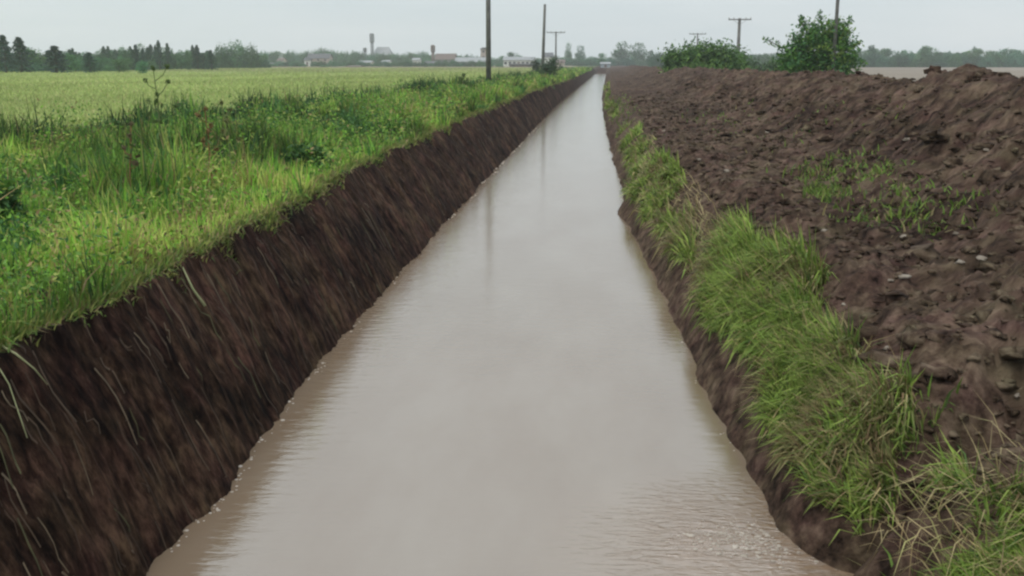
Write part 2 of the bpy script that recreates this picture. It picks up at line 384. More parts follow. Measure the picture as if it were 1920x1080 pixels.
def leaves(name, P, size, col, m, parent=None, up=.4):
    n = len(P)
    nrm = rng.normal(size=(n, 3)); nrm[:, 2] += up * 2; nrm /= np.linalg.norm(nrm, axis=1)[:, None]
    t = np.cross(nrm, rng.normal(size=(n, 3))); t /= np.linalg.norm(t, axis=1)[:, None]
    bt = np.cross(nrm, t); s = size[:, None]
    V = np.stack([P - t * s, P + bt * s * .42, P + t * s, P - bt * s * .42], 1).reshape(-1, 3)
    b = np.arange(n) * 4
    return mesh_np(name, V, [np.stack([b, b + 1, b + 2, b + 3], 1)], m, cols=np.repeat(col, 4, 0), parent=parent)
def logy(n, a, b, p=1.): 
    u = rng.uniform(0, 1, n) ** p; return a * (b / a) ** u
def mixcol(pal, wts, n):
    pal = np.array(pal); k = rng.choice(len(pal), n, p=np.array(wts) / sum(wts)); c = pal[k]
    return c * rng.uniform(.7, 1.3, (n, 1))
GREEN, BRIGHT, YEL, DARK, DEAD = (.14, .27, .045), (.19, .38, .045), (.33, .38, .09), (.05, .135, .035), (.34, .24, .12)
def veg_col(X, Y, n):
    """species patches: which plant grows where"""
    f = fbm(X * .8, Y * .45, 3, 201); g = fbm(X * .5 + 9, Y * .3, 3, 207)
    c = mixcol([GREEN, BRIGHT, YEL, DARK, DEAD], [4, 3, 2.2, 2.2, .8], n)
    c2 = mixcol([DARK, GREEN], [3, 1], n); c3 = mixcol([YEL, BRIGHT, DEAD], [3, 2, 1], n)
    k = ss(.18, .34, f) > rng.uniform(0, 1, n); c = np.where(k[:, None], c2, c)
    k = ss(.15, .32, g) > rng.uniform(0, 1, n); c = np.where(k[:, None], c3, c)
    return c
# left verge
n = 215000; Y = logy(n, 2.2, 300, .85); u = rng.uniform(0, 1, n) ** .8
xo = verge_out(Y); xi = top_l(Y) + shift(Y) - .02 + .12 * fbm(Y * 1.5, 0 * Y, 3, 31)
xi2 = xi + shift(Y) * 0; X = xo + (xi2 - xo) * u
keep = X < 30; X, Y, u, xo = X[keep], Y[keep], u[keep], xo[keep]; n = len(X)
near_out = ss(2.6, .4, X - xo)
col = veg_col(X, Y, n); kd = near_out > rng.uniform(0, 1, n) * .9
col = np.where(kd[:, None], mixcol([(.03, .075, .022), (.05, .11, .03)], [3, 1], n), col)
tus = fbm(X * .9, Y * .6, 3, 295)
col = col * (1 + 1.2 * np.clip(fbm(X * .7 + 5, Y * .5, 3, 297), -.5, .5))[:, None]
Ln = rng.uniform(.09, .26, n) * (.7 + 1.9 * ss(-.02, .35, tus)) * (1 + near_out * .45) * (1 + .5 * ss(.1, .4, fbm(X * .9, Y * .5, 2, 209)))
tag(blades('grass', X, Y, Ln, .009 * (1 + Y / 9) ** .95, np.abs(rng.normal(0, .45, n)), rng.uniform(0, 6.28, n), col, M_grass),
    'short green grass and weeds covering the left verge', 'grass', kind='stuff')
n = 300000; Y = logy(n, 2.6, 160, .8); u = rng.uniform(0, 1, n) ** .8
xo = verge_out(Y); xi = top_l(Y) + shift(Y) - .06 + .12 * fbm(Y * 1.5, 0 * Y, 3, 31); X = xo + (xi - xo) * u
cl = fbm(X * 1.4, Y * .9, 3, 221); k = cl > rng.uniform(-.35, .5, n); X, Y, cl, xo = X[k], Y[k], cl[k], xo[k]; n = len(X)
near_out = ss(2.2, .4, X - xo)
Z = gz(X, Y) + rng.uniform(0, 1, n) ** 1.4 * (.12 + 1.0 * np.clip(cl, 0, .6) + .2 * near_out)
tag(leaves('broadleaf_weeds', np.stack([X, Y, Z], 1), rng.uniform(.010, .028, n) * (1 + Y / 14) ** .75, veg_col(X, Y, n), M_leaf),
    'low broad-leaved weeds mixed through the grass of the left verge', 'weeds', kind='stuff')
# pale crop field: short upright blades
n = 170000; Y = logy(n, 14, 330, 1.0); a = rng.uniform(0, 1, n)
xl = -Y * .66 - 4; X = xl + (verge_out(Y) - .15 - xl) * a; k = xl < verge_out(Y) - .3; X, Y = X[k], Y[k]; n = len(X)
c = mixcol([(.31, .39, .13), (.39, .45, .17), (.43, .42, .19)], [3, 3, 1.2], n) * (1 + .25 * fbm(X * .08, Y * .05, 3, 231))[:, None]
tag(blades('crop', X, Y, rng.uniform(.08, .2, n), .014 * (1 + Y / 8) ** .9, np.abs(rng.normal(0, .3, n)), rng.uniform(0, 6.28, n), c, M_crop),
    'pale green young cereal crop filling the field left of the canal', 'crop', kind='stuff')
# right bank: long drooping grass
n = 140000; Y = logy(n, 2.0, 130, 1.0); er = edge_r(Y)
lo = er + .28 + .16 * fbm(Y * .9, 0 * Y, 3, 241); hi = er + .95 + .22 * fbm(Y * .6, 0 * Y, 3, 243) - .3 * ss(20, 60, Y) - .38 * (1 - ss(5.9, 7.0, Y)) * ss(4.9, 5.5, Y)
a = rng.uniform(0, 1, n); X = lo + (hi - lo) * a; pr = fbm(X * 1.6, Y * .9, 3, 245) * 1.5 + .22 - .75 * ss(12, 48, Y)
k = pr > rng.uniform(0, .35, n)
for (p, q, wd, dp) in HOLES:
    ll = (q[0] - p[0]) ** 2 + (q[1] - p[1]) ** 2; uu = np.clip(((X - p[0]) * (q[0] - p[0]) + (Y - p[1]) * (q[1] - p[1])) / ll, 0, 1)
    k &= np.hypot(X - p[0] - uu * (q[0] - p[0]), Y - p[1] - uu * (q[1] - p[1])) > wd * 1.0
X, Y, a = X[k], Y[k], a[k]; n = len(X); X = X + shift(Y)
c = rng.uniform(.65, 1.3, (n, 1)) * mixcol([(.16, .25, .05), (.23, .33, .06), (.28, .36, .08), (.07, .13, .03), (.40, .33, .15)], [3, 4, 3.5, 1, 1.0], n)
ff = ss(.1, .4, fbm(X * 2, Y * 1.3, 3, 247)); k = ff > rng.uniform(0, 1, n); c = np.where(k[:, None], mixcol([(.30, .26, .12), (.16, .18, .06), (.22, .15, .08)], [1, 1, .6], n), c)
ld = math.pi + rng.normal(0, .5, n) + 1.3 * np.sin(fbm(X * 2.5, Y * 2.5, 2, 249) * 5)
tag(blades('bank_grass', X, Y, rng.uniform(.13, .42, n) * (.62 + .38 * ss(5.8, 7.2, Y)) * (1 + .5 * ss(.0, .4, fbm(X * 1.6, Y * 1.2, 2, 251))), .0105 * (1 + Y / 8) ** .9, np.clip(np.abs(rng.normal(.8, .35, n)), 0, 1.5), ld, c, M_grass, .55),
    'long drooping grass hanging over the right canal bank', 'grass', kind='stuff')
n = 2300; Y = logy(n, 3.8, 30, 1.); er = edge_r(Y); X = er + rng.uniform(.3, .95, n) + shift(Y)
tag(blades('dry_straw', X, Y, rng.uniform(.2, .5, n), .006 * (1 + Y / 9) ** .9, np.clip(rng.normal(1.05, .35, n), 0, 1.55), rng.normal(math.pi, 1.1, n),
    mixcol([(.42, .34, .18), (.30, .22, .11), (.38, .36, .15)], [2, 1, 1], n), M_grass, .35), 'dry straw strands lying through the right bank grass', 'straw', kind='stuff')
# weed patches on the dug soil
P = []
for (px, py, rx, ry, cnt, zz) in [(1575, 325, .6, 1.5, 1500, 1.45), (1545, 360, .4, .9, 800, 1.35), (1700, 375, .5, 1.1, 600, 1.5), (1600, 405, .9, .6, 450, 1.4), (1740, 400, .5, .6, 350, 1.5), (1500, 250, 1.5, 4, 250, 1.6), (1350, 230, 1, 6, 300, 1.4),
                                 (1640, 300, .35, .8, 400, 1.8), (1160, 190, .5, 12, 900, 1.2), (1830, 690, .3, .3, 900, 1.3), (1900, 890, .45, .3, 5200, 1.2), (1820, 1000, .3, .3, 4600, .9), (1200, 260, .3, 4, 900, 1.1)]:
    cx, cy = on_z(px, py, zz); P.append(np.stack([rng.normal(cx, rx * .6, cnt), rng.normal(cy, ry * .6, cnt)], 1))
P = np.concatenate(P); X, Y = P[:, 0], P[:, 1]; n = len(X)
k = fbm(X * 2.6, Y * 2.6, 3, 261) > rng.uniform(-.35, .3, n)
for (p, q, wd, dp) in HOLES:
    ll = (q[0] - p[0]) ** 2 + (q[1] - p[1]) ** 2; uu = np.clip(((X - p[0]) * (q[0] - p[0]) + (Y - p[1]) * (q[1] - p[1])) / ll, 0, 1)
    k &= np.hypot(X - p[0] - uu * (q[0] - p[0]), Y - p[1] - uu * (q[1] - p[1])) > wd
X, Y = X[k], Y[k]; n = len(X)
tag(blades('weeds', X, Y, rng.uniform(.06, .2, n), .011 * (1 + Y / 9) ** .9, np.clip(np.abs(rng.normal(.65, .45, n)), 0, 1.4), rng.uniform(0, 6.28, n),
    mixcol([(.13, .22, .035), (.18, .25, .05), (.07, .12, .03), (.24, .20, .09)], [3, 2, 1.3, 1.1], n), M_grass), 'bright green weeds sprouting in patches on the dug soil', 'weeds', kind='stuff')
# roots and dead stems lying down the scraped bank
n = 420; Y = logy(n, 4.2, 60, 1.); t0 = rng.uniform(-.05, .9, n); ln = rng.uniform(.05, .32, n) * rng.uniform(.3, 1, n)
V = []; Q = []; CC = []
pal = np.array([(.085, .055, .034), (.06, .036, .022), (.15, .11, .07), (.085, .08, .035)])
el, tl = edge_l(Y), top_l(Y); K = 5
for j in range(n):
    x0 = tl[j] + (el[j] - tl[j]) * t0[j]; tt = np.linspace(0, 1, K)
    xs = np.minimum(x0 + ln[j] * tt, el[j] + .02); wob = np.cumsum(rng.normal(0, .02, K)) - rng.uniform(.0, .12) * tt * ln[j] * 2
    yy = Y[j] + wob; zz = zf(xs, yy) + .012; wd = rng.uniform(.002, .0045) * (1 + Y[j] / 12)
    b = len(V)
    for q in range(K):
        X_ = xs[q] + shift(yy[q]); V.append((X_, yy[q] - wd, zz[q])); V.append((X_, yy[q] + wd, zz[q] + .006))
        CC += [pal[(0, 1, 0, 1, 3, 1, 0, 2)[j % 8]] * rng.uniform(.6, 1.2)] * 2
    for q in range(K - 1): Q.append((b + 2 * q, b + 2 * q + 1, b + 2 * q + 3, b + 2 * q + 2))
tag(mesh_np('roots', np.array(V), [np.array(Q)], M_stalk, cols=np.array(CC)), 'thin pale roots and dead stems hanging down the scraped bank', 'roots', kind='stuff')
# overhanging turf fringe of the left lip
n = 26000; Y = logy(n, 2.2, 120, .9); X = top_l(Y) + shift(Y) + .08 * fbm(Y * 1.5, 0 * Y, 3, 31) + rng.normal(-.07, .05, n) + .07 * np.maximum(0, fbm(Y * 3, 0 * Y, 2, 271))
tag(blades('turf_fringe', X, Y, rng.uniform(.05, .15, n), .009 * (1 + Y / 9) ** .9, np.clip(np.abs(rng.normal(.6, .4, n)), 0, 1.5), rng.normal(0, .9, n),
    mixcol([(.15, .24, .05), (.27, .29, .08), (.32, .25, .13), (.08, .12, .04)], [3, 3, 1.3, .6], n), M_grass, .5), 'ragged turf fringe hanging over the lip of the left bank', 'turf', kind='stuff')

# ------------------------------------------------------------------ clods and stones
ICO_V = None
def ico(sub=1):
    t = (1 + 5 ** .5) / 2
    v = [(-1, t, 0), (1, t, 0), (-1, -t, 0), (1, -t, 0), (0, -1, t), (0, 1, t), (0, -1, -t), (0, 1, -t), (t, 0, -1), (t, 0, 1), (-t, 0, -1), (-t, 0, 1)]
    f = [(0, 11, 5), (0, 5, 1), (0, 1, 7), (0, 7, 10), (0, 10, 11), (1, 5, 9), (5, 11, 4), (11, 10, 2), (10, 7, 6), (7, 1, 8), (3, 9, 4), (3, 4, 2), (3, 2, 6), (3, 6, 8), (3, 8, 9), (4, 9, 5), (2, 4, 11), (6, 2, 10), (8, 6, 7), (9, 8, 1)]
    v = [np.array(p) / np.linalg.norm(p) for p in v]
    for _ in range(sub):
        mid = {}; nf = []
        def mp_(a, b):
            k = (min(a, b), max(a, b))
            if k not in mid: p = v[a] + v[b]; v.append(p / np.linalg.norm(p)); mid[k] = len(v) - 1
            return mid[k]
        for a, b, c in f:
            x, y_, z_ = mp_(a, b), mp_(b, c), mp_(c, a); nf += [(a, x, z_), (b, y_, x), (c, z_, y_), (x, y_, z_)]
        f = nf
    return np.array(v), np.array(f)
IV, IF = ico(1); IV2, IF2 = ico(2)
n = 7000; Y = logy(n, 3.5, 60, .9); xr = np.concatenate([rng.uniform(2.0, 9.2, n // 2), rng.uniform(1.9, 6, n - n // 2)]); rng.shuffle(xr)
X = xr + shift(Y); Z = zf(xr, Y); sz = rng.lognormal(-3.75, .5, n) * (1 + Y / 60); sz = np.minimum(sz, .085) * np.where(rng.uniform(0, 1, n) < .09, rng.uniform(1.5, 3.0, n), 1); sz = np.minimum(sz, .17)
k = Z > .2; X, Y, Z, sz = X[k], Y[k], Z[k], sz[k]; n = len(X)
nv = len(IV); sc3 = rng.uniform(.6, 1.35, (n, 1, 3)) * np.array([1, 1.2, .55]); jit = rng.normal(0, .26, (n, nv, 3))
ang = rng.uniform(0, 6.28, n); ca, sa = np.cos(ang)[:, None], np.sin(ang)[:, None]
v = (IV[None] + jit) * sc3; vx = v[..., 0] * ca - v[..., 1] * sa; vy = v[..., 0] * sa + v[..., 1] * ca
V = np.stack([vx, vy, v[..., 2]], 2) * sz[:, None, None] + np.stack([X, Y, Z - sz * .05], 1)[:, None]
tag(mesh_np('soil_clods', V.reshape(-1, 3), [(IF[None] + (np.arange(n) * nv)[:, None, None]).reshape(-1, 3)], M_clod), 'loose dark clods scattered over the dug soil', 'clods', kind='stuff')
stones = [(1362, 322, .07, .05), (1378, 262, .07, .06), (1438, 250, .06, .06), (1245, 246, .06, .05), (1800, 494, .05, .03), (1840, 486, .07, .03), (1695, 520, .05, .03), (1668, 527, .04, .02), (1694, 444, .04, .03),
          (1796, 438, .06, .03), (1852, 282, .07, .05), (1545, 432, .04, .03), (1700, 262, .06, .05), (1582, 572, .03, .02), (1664, 655, .03, .03), (1905, 742, .03, .02), (1310, 300, .05, .04)]
def on_ground(px, py, it=40):
    d = ray(px, py); t = 4.0; prev = t
    while t < 500:
        p = d * t; z = H + p[2]
        if z < float(gz(p[0], p[1])):
            a, b = prev, t
            for _ in range(18):
                m_ = (a + b) / 2; p = d * m_
                if H + p[2] < float(gz(p[0], p[1])): b = m_
                else: a = m_
            return p[0], p[1], float(gz(p[0], p[1]))
        prev = t; t *= 1.01
    return p[0], p[1], GL
for j, (px, py, s, h) in enumerate(stones):
    x, y_, z = on_ground(px, py)
    v = IV * (1 + .24 * rng.normal(size=(len(IV), 1))) * np.array([s, s * .7, h * .7])
    o = mesh_np('stone', v, [IF], M_stone); o.location = (x, y_, z + h * .15); o.rotation_euler = (0, 0, random.random() * 6)
    tag(o, 'small pale stone lying on the dark dug soil', 'stone', 'pale stones on the dug soil')

# ------------------------------------------------------------------ foam and floating bits at the waterline
n = 420; Y = logy(n, 4.6, 60, 1.); left = rng.uniform(0, 1, n) < .85
k_ = fbm(Y * 1.1, 0 * Y, 2, 281) > .08; Y = Y[k_]; left = left[k_]; n = len(Y)
xr = []
for yy, lf in zip(Y, left):
    q = np.linspace(-3.2, -2.3, 60) if lf else np.linspace(1.9, .4, 80)
    z = zf(q, np.full(len(q), yy)); i0 = int(np.argmax(z < 0)); xr.append(q[i0])
xr = np.array(xr) + np.where(left, 1, -1) * np.abs(rng.normal(.02, .025, n)); sz = rng.lognormal(-5.1, .45, n) * (1 + Y / 20)
V = IV[None] * sz[:, None, None] * np.array([1, 1, .35]) + np.stack([xr + shift(Y), Y, 0 * Y + .002], 1)[:, None]
n2 = 520; cx, cy = on_z(1410, 1015, 0)
X2 = rng.normal(cx, .22, n2); Y2 = rng.normal(cy, .14, n2); kk = X2 < edge_r(Y2) - .06; X2, Y2 = X2[kk], Y2[kk]; s2 = rng.lognormal(-5.25, .5, len(X2))
V2 = IV[None] * s2[:, None, None] * np.array([1.3, 1, .4]) + np.stack([X2, Y2, 0 * X2 + .002], 1)[:, None]
V = np.concatenate([V, V2]); n = len(V)
tag(mesh_np('foam', V.reshape(-1, 3), [(IF[None] + (np.arange(n) * nv)[:, None, None]).reshape(-1, 3)], M_foam, smooth=True), 'pale flecks of foam and debris floating along the waterline', 'foam', kind='stuff')

# ------------------------------------------------------------------ single plants
def stalk_plant(name, label, category, px, ptop, Y, col, nbr, headcol, head=.03, lean=0., spread=.22, leafy=40):
    x, zt = on_y(px, ptop, Y); z0 = float(gz(x, Y)); h = zt - z0
    o = empty(name, (x, Y, z0)); tag(o, label, category)
    m = MB(); r = .006 + Y * .00055
    pts = [(lean * (i / 6) ** 2 * h + .01 * math.sin(i * 2), 0, h * i / 6) for i in range(7)]
    m.tube(pts, [r * (1 - .5 * i / 6) for i in range(7)], 5)
    ends = [pts[-1]]
    for b in range(nbr):
        t = .45 + .5 * b / max(1, nbr); a = b * 2.4 + .3; p0 = (lean * t * t * h, 0, h * t); l = spread * random.uniform(.6, 1.1)
        e = (p0[0] + math.cos(a) * l, math.sin(a) * l, p0[2] + l * .9); m.tube([p0, ((p0[0] + e[0]) / 2 + math.cos(a) * .03, (p0[1] + e[1]) / 2, (p0[2] + e[2]) / 2 - .02), e], r * .55, 4); ends.append(e)
    st = m.build('stem', M_plain[col], o, True)
    for e in ends:
        g = np.random.default_rng(int(abs(e[0]) * 1e4)); P = np.array(e) + g.normal(0, head * .55, (44, 3))
        leaves('seed_head', P, np.full(44, head * .7), mixcol([headcol], [1], 44), M_leaf, o)
    for q in range(min(14, leafy // 3)):
        t = random.uniform(0, .75); P = np.array([[lean * t * t * h + random.gauss(0, .06), random.gauss(0, .06), h * t]])
        leaves('leaf', P, np.array([random.uniform(.05, .09)]), mixcol([headcol, (.09, .14, .04)], [1, 1], 1), M_leaf, o)
    return o
M_plain = {'green': noisy('green_stem', (.10, .15, .05), (.16, .19, .07), 12), 'red': noisy('dry_stem', (.15, .07, .03), (.24, .13, .06), 12),
           'pale': noisy('pale_reed', (.26, .28, .14), (.36, .36, .2), 10)}
stalk_plant('tall_weed', 'tall thin green weed with small seed heads standing above the left verge', 'weed', 293, 128, 17, 'green', 6, (.10, .15, .045), .035, -.03, .26)
stalk_plant('dry_stalk', 'reddish brown dry stalk among the verge grass, right of the tall green weed', 'weed', 388, 205, 13, 'red', 5, (.22, .13, .05), .03, -.02, .12, 90)
stalk_plant('tall_weed', 'thin olive weed stem rising just right of the reddish dry stalk', 'weed', 428, 192, 14, 'green', 4, (.16, .17, .06), .03, -.08, .14, 20)
stalk_plant('dry_stalk', 'short brown dead stalk leaning in the grass left of the tall green weed', 'weed', 235, 232, 12, 'red', 3, (.14, .10, .06), .025, .08, .10, 50)
stalk_plant('tall_weed', 'small olive sprig sticking up at the field edge left of the tall weed', 'weed', 868, 140, 62, 'green', 4, (.10, .15, .045), .07, 0, .3, 30)
def clump(name, label, px, py, rx, rz, n_, pal):
    x, y_, z = on_ground(px, py); o = empty(name, (x, y_, z)); tag(o, label, 'bush')
    u = rng.normal(size=(n_, 3)); u /= np.linalg.norm(u, axis=1)[:, None]; rr = rng.uniform(.2, 1, (n_, 1)) ** .5
    P = u * rr * np.array([rx, rx, rz]) * (1 + .3 * rng.normal(size=(n_, 1)) * .5); P[:, 2] = np.abs(P[:, 2])
    leaves('foliage', P, rng.uniform(.03, .06, n_) * (1 + y_ / 30), mixcol(pal, [1] * len(pal), n_), M_leaf, o)
    m = MB()
    for q in range(5):
        a = q * 1.3; m.tube([(0, 0, -.02), (math.cos(a) * rx * .3, math.sin(a) * rx * .3, rz * .4), (math.cos(a) * rx * .6, math.sin(a) * rx * .6, rz * .75)], [.012, .009, .005], 5)
    m.build('stem', M_plain['green'], o)
dk = [(.03, .085, .02), (.05, .12, .03), (.08, .17, .03)]
clump('leafy_bush', 'dark green leafy weed clump near the lip of the left bank', 575, 312, .42, .34, 900, dk)
clump('leafy_bush', 'dark green weed clump cut off by the left edge of the photo', 4, 420, .22, .42, 600, dk)
clump('leafy_bush', 'low dark weed clump at the field edge behind the dry brown stalk', 300, 285, .9, .3, 900, dk)

# reeds hanging on the left bank
def hanging(label, pix, rad, name='hanging_reed'):
    pts = []
    for (px, py) in pix:
        x, y_, z = on_ground(px, py); pts.append((x, y_, z + .03))
    o0 = pts[0]; m = MB(); m.tube([(p[0] - o0[0], p[1] - o0[1], p[2] - o0[2]) for p in pts], rad, 6)
    o = m.build(name, M_plain['pale'], None, True); o.location = o0; tag(o, label, 'reed'); return o
hanging('pale green reed hanging down the dark left bank below the turf lip', [(332, 484), (345, 512), (362, 548), (385, 580)], [.005, .008, .011, .015])
hanging('pale bent stem curving over the left bank near the edge of the photo', [(0, 655), (30, 672), (65, 700), (90, 730)], [.007, .007, .005, .003])
hanging('long thin pale root drooping down the left bank by the photo edge', [(0, 700), (18, 730), (35, 780), (52, 830)], [.004, .004, .0035, .003])

# ------------------------------------------------------------------ trees
def crown_np(kind, seed, n_):
    g = np.random.default_rng(seed)
    if kind == 'conifer':                                            # unit height 1, radius ~.16
        t = g.uniform(0, 1, n_) ** .8; a = g.uniform(0, 6.28, n_)
        r = (.19 * (1 - t) ** .75 + .015) * (.75 + .35 * np.sin(t * 40 + a * 2)) * g.uniform(.3, 1.1, n_) ** .5
        P = np.stack([np.cos(a) * r, np.sin(a) * r, .08 + .92 * t - r * .25], 1); s = g.uniform(.016, .04, n_)
    elif kind == 'low':
        u = g.normal(size=(n_, 3)); u /= np.linalg.norm(u, axis=1)[:, None]; u[:, 2] = np.abs(u[:, 2]); a = np.arctan2(u[:, 1], u[:, 0])
        P = u * (g.uniform(.3, 1, n_) ** .4)[:, None] * np.array([.5, .5, .95]) * (1 + .14 * np.sin(a * 3 + seed) + .1 * np.sin(a * 7 + u[:, 2] * 9))[:, None]; s = g.uniform(.024, .046, n_)
    else:
        nl = 9 if kind == 'round' else 7; cs = []
        for j in range(nl):
            a = g.uniform(0, 6.28); q = g.uniform(0, .27) if kind == 'round' else g.uniform(0, .16)
            cs.append((math.cos(a) * q, math.sin(a) * q, g.uniform(.2, .8), g.uniform(.17, .27)))
        k = g.integers(0, nl, n_); cs = np.array(cs)[k]; u = g.normal(size=(n_, 3)); u /= np.linalg.norm(u, axis=1)[:, None]
        rr = (g.uniform(.15, 1, n_) ** .45 * cs[:, 3] * (1 + .12 * g.normal(size=n_)))[:, None]
        P = cs[:, :3] + u * rr * np.array([1, 1, .85]); P[:, 2] = np.clip(P[:, 2], .03, 1.05); s = g.uniform(.02, .05, n_)
    return P, s
PROTO = {}
def proto(kind, seed, n_=1500):
    if kind == 'low': n_ = 3600
    P, s = crown_np(kind, seed, n_)
    base = {'conifer': [(.03, .085, .05), (.045, .11, .06)], 'round': [(.06, .17, .06), (.09, .20, .065), (.045, .125, .05)], 'low': [(.075, .19, .075), (.05, .14, .06)], 'tallround': [(.055, .14, .065), (.08, .17, .075)]}[kind]
    o = leaves('crown', P, s, mixcol(base, [1] * len(base), n_), M_tree, up=.3)
    m = MB(); h = .5 if kind != 'conifer' else .9
    m.tube([(0, 0, -.02), (.01, 0, h * .5), (0, .01, h)], [.022, .015, .006], 6)
    for b in range(4):
        a = b * 1.7; m.tube([(0, 0, .25 + .06 * b), (math.cos(a) * .1, math.sin(a) * .1, .42 + .06 * b)], [.01, .004], 4)
    t = m.build('trunk', M_bark)
    COL.objects.unlink(o); COL.objects.unlink(t)
    return o, t
for kd in ('conifer', 'round', 'tallround', 'low'): PROTO[kd] = [proto(kd, 50 + q + 7 * len(kd)) for q in range(3)]
LAB = {'conifer': 'conifer_tree', 'round': 'broadleaf_tree', 'tallround': 'tall_tree', 'low': 'low_tree'}
def tree(kind, px, ptop, Y, wpx=None, label=None, group=None, base=GL, name=None):
    x, zt = on_y(px, ptop, Y); z0 = base; h = zt - z0
    if h < .5: h = .5
    o = empty(name or LAB[kind], (x, Y, z0)); tag(o, label, 'tree', group)
    c, t = random.choice(PROTO[kind]); wd = {'conifer': .34, 'round': .85, 'tallround': .6, 'low': 1.0}[kind]
    sx = h if wpx is None else (wpx / 1900 * Y) / wd
    for s_ in (c, t):
        q = s_.copy(); COL.objects.link(q); q.parent = o
    o.scale = (sx, sx, h); o.rotation_euler = (0, 0, random.uniform(0, 6.28))
    return o
G1 = 'trees of the far left tree line'
named = [('conifer', 4, 66, 160, 44, 'tall dark conifer at the left edge of the far tree line'), ('conifer', 34, 70, 168, 50, 'second dark conifer from the left edge of the tree line'),
         ('round', 66, 86, 185, 46, 'blue-green rounded tree between the edge conifers and the dark broad one'), ('conifer', 101, 86, 160, 56, 'broad dark conifer standing in front of the left tree line'),
         ('round', 139, 98, 172, 40, 'bright green low tree right of the broad dark conifer'), ('conifer', 166, 98, 163, 38, 'small dark conifer at the field edge, right of the bright green tree'),
         ('round', 222, 108, 172, 44, 'low round dark green tree in front of the conifers'), ('conifer', 296, 76, 230, 22, 'tallest thin conifer spire of the middle tree line'),
         ('conifer', 313, 81, 235, 20, 'thin conifer spire just right of the tallest spire'), ('round', 266, 113, 150, 34, 'yellow green bush-like tree at the field edge behind the tall weed'),
         ('low', 414, 84, 300, 42, 'left lobe of the big round grove, blue-green tree'), ('low', 442, 78, 303, 56, 'tallest round tree in the middle of the big grove'), ('low', 469, 84, 300, 40, 'right-hand round tree ending the big grove')]
for k, px, tp, Y, wp, lb in named: tree(k, px, tp, Y, wp, lb)
for px in list(range(-70, 0, 12)): tree(random.choice(['conifer', 'round']), px, random.uniform(72, 92), random.uniform(160, 180), random.uniform(30, 44), 'dark tree in the left tree line beyond the photo edge', G1)
for px in range(8, 130, 9): tree(random.choice(['conifer', 'round', 'tallround']), px + random.uniform(-3, 3), random.uniform(92, 102), random.uniform(185, 215), random.uniform(26, 38), 'dark green tree in the thick left end of the tree line', G1)
for px in range(130, 400, 7):
    tp = np.interp(px, [130, 180, 200, 240, 260, 290, 320, 345, 365, 385, 400], [95, 95, 88, 86, 83, 84, 90, 95, 88, 92, 97]) + random.uniform(-5, 9)
    tree(random.choice(['conifer', 'conifer', 'tallround']), px + random.uniform(-3, 3), tp, random.uniform(215, 275), random.uniform(15, 26), 'narrow dark tree packed into the far left tree line', G1)
for px in range(110, 400, 10): tree('tallround', px + random.uniform(-3, 3), random.uniform(92, 101), random.uniform(260, 300), random.uniform(22, 32), 'dark rounded tree behind the conifers of the left tree line', G1)
for px in range(150, 400, 13): tree('round', px + random.uniform(-3, 3), random.uniform(104, 111), np.interp(px, [150, 330, 400], [185, 245, 300]) + random.uniform(0, 12), random.uniform(20, 32), 'low round tree under the conifers of the left tree line', G1)
for px in range(395, 500, 11): tree('round', px, random.uniform(98, 106), random.uniform(310, 340), 26, 'low tree at the foot of the big round grove', G1)
for px in range(6, 400, 15): tree('low', px + random.uniform(-5, 5), random.uniform(112, 122), np.interp(px, [0, 200, 330, 400], [176, 186, 250, 300]) + random.uniform(0, 14), random.uniform(20, 34), 'dense low bush-like tree at the foot of the left tree line', G1)
for px in range(400, 500, 12): tree('low', px, random.uniform(100, 112), random.uniform(315, 340), 26, 'low tree at the foot of the big round grove', G1)
G2 = 'trees around the distant village'
for px in range(490, 900, 7):
    tp = np.interp(px, [490, 520, 560, 590, 610, 640, 655, 690, 740, 790, 830, 900], [97, 95, 98, 95, 91, 98, 96, 102, 100, 98, 101, 106]) + random.uniform(-2, 3)
    tree(random.choice(['round', 'low', 'low']), px + random.uniform(-3, 3), tp, random.uniform(520, 640), random.uniform(20, 34), 'hazy green tree among the roofs of the distant village', G2)
for px in range(900, 1250, 10):
    tp = np.interp(px, [900, 960, 1000, 1040, 1100, 1130, 1200, 1250], [112, 103, 110, 104, 107, 108, 104, 106]) + random.uniform(-2, 4)
    tree(random.choice(['round', 'tallround']), px + random.uniform(-3, 3), tp, random.uniform(560, 700), random.uniform(16, 28), 'hazy grey-green tree behind the end of the canal', G2)
for k, px, tp, Y, wp, lb in [('round', 966, 96, 520, 30, 'rounded hazy tree behind the long white wall'), ('tallround', 1066, 79, 620, 15, 'left of two slim hazy trees right of the crossarm pole'),
                             ('tallround', 1088, 84, 600, 20, 'right and wider of two slim hazy trees right of the crossarm pole'), ('round', 1127, 98, 480, 24, 'small round tree just above the far end of the canal'),
                             ('tallround', 1168, 74, 620, 40, 'taller left half of the big grey hazy tree'), ('tallround', 1196, 79, 610, 38, 'lower right half of the big grey hazy tree'),
                             ('round', 1217, 92, 500, 18, 'small darker tree right of the big grey hazy tree'), ('round', 606, 122, 380, 22, 'dark low tree at the field edge before the pink house')]: tree(k, px, tp, Y, wp, lb)
for px in list(range(495, 560, 14)) + list(range(620, 700, 13)) + list(range(735, 815, 13)) + list(range(915, 945, 12)) + list(range(1000, 1240, 12)):
    tree('low', px + random.uniform(-3, 3), random.uniform(107, 114), random.uniform(545, 600), random.uniform(18, 30), 'low hazy tree in the hedge line around the village', G2)
for px in range(500, 940, 12): tree('low', px + random.uniform(-6, 6), random.uniform(112, 119), random.uniform(400, 440), random.uniform(14, 26), 'small hedge tree in front of the village houses', G2)
G3 = 'trees of the far right tree line'
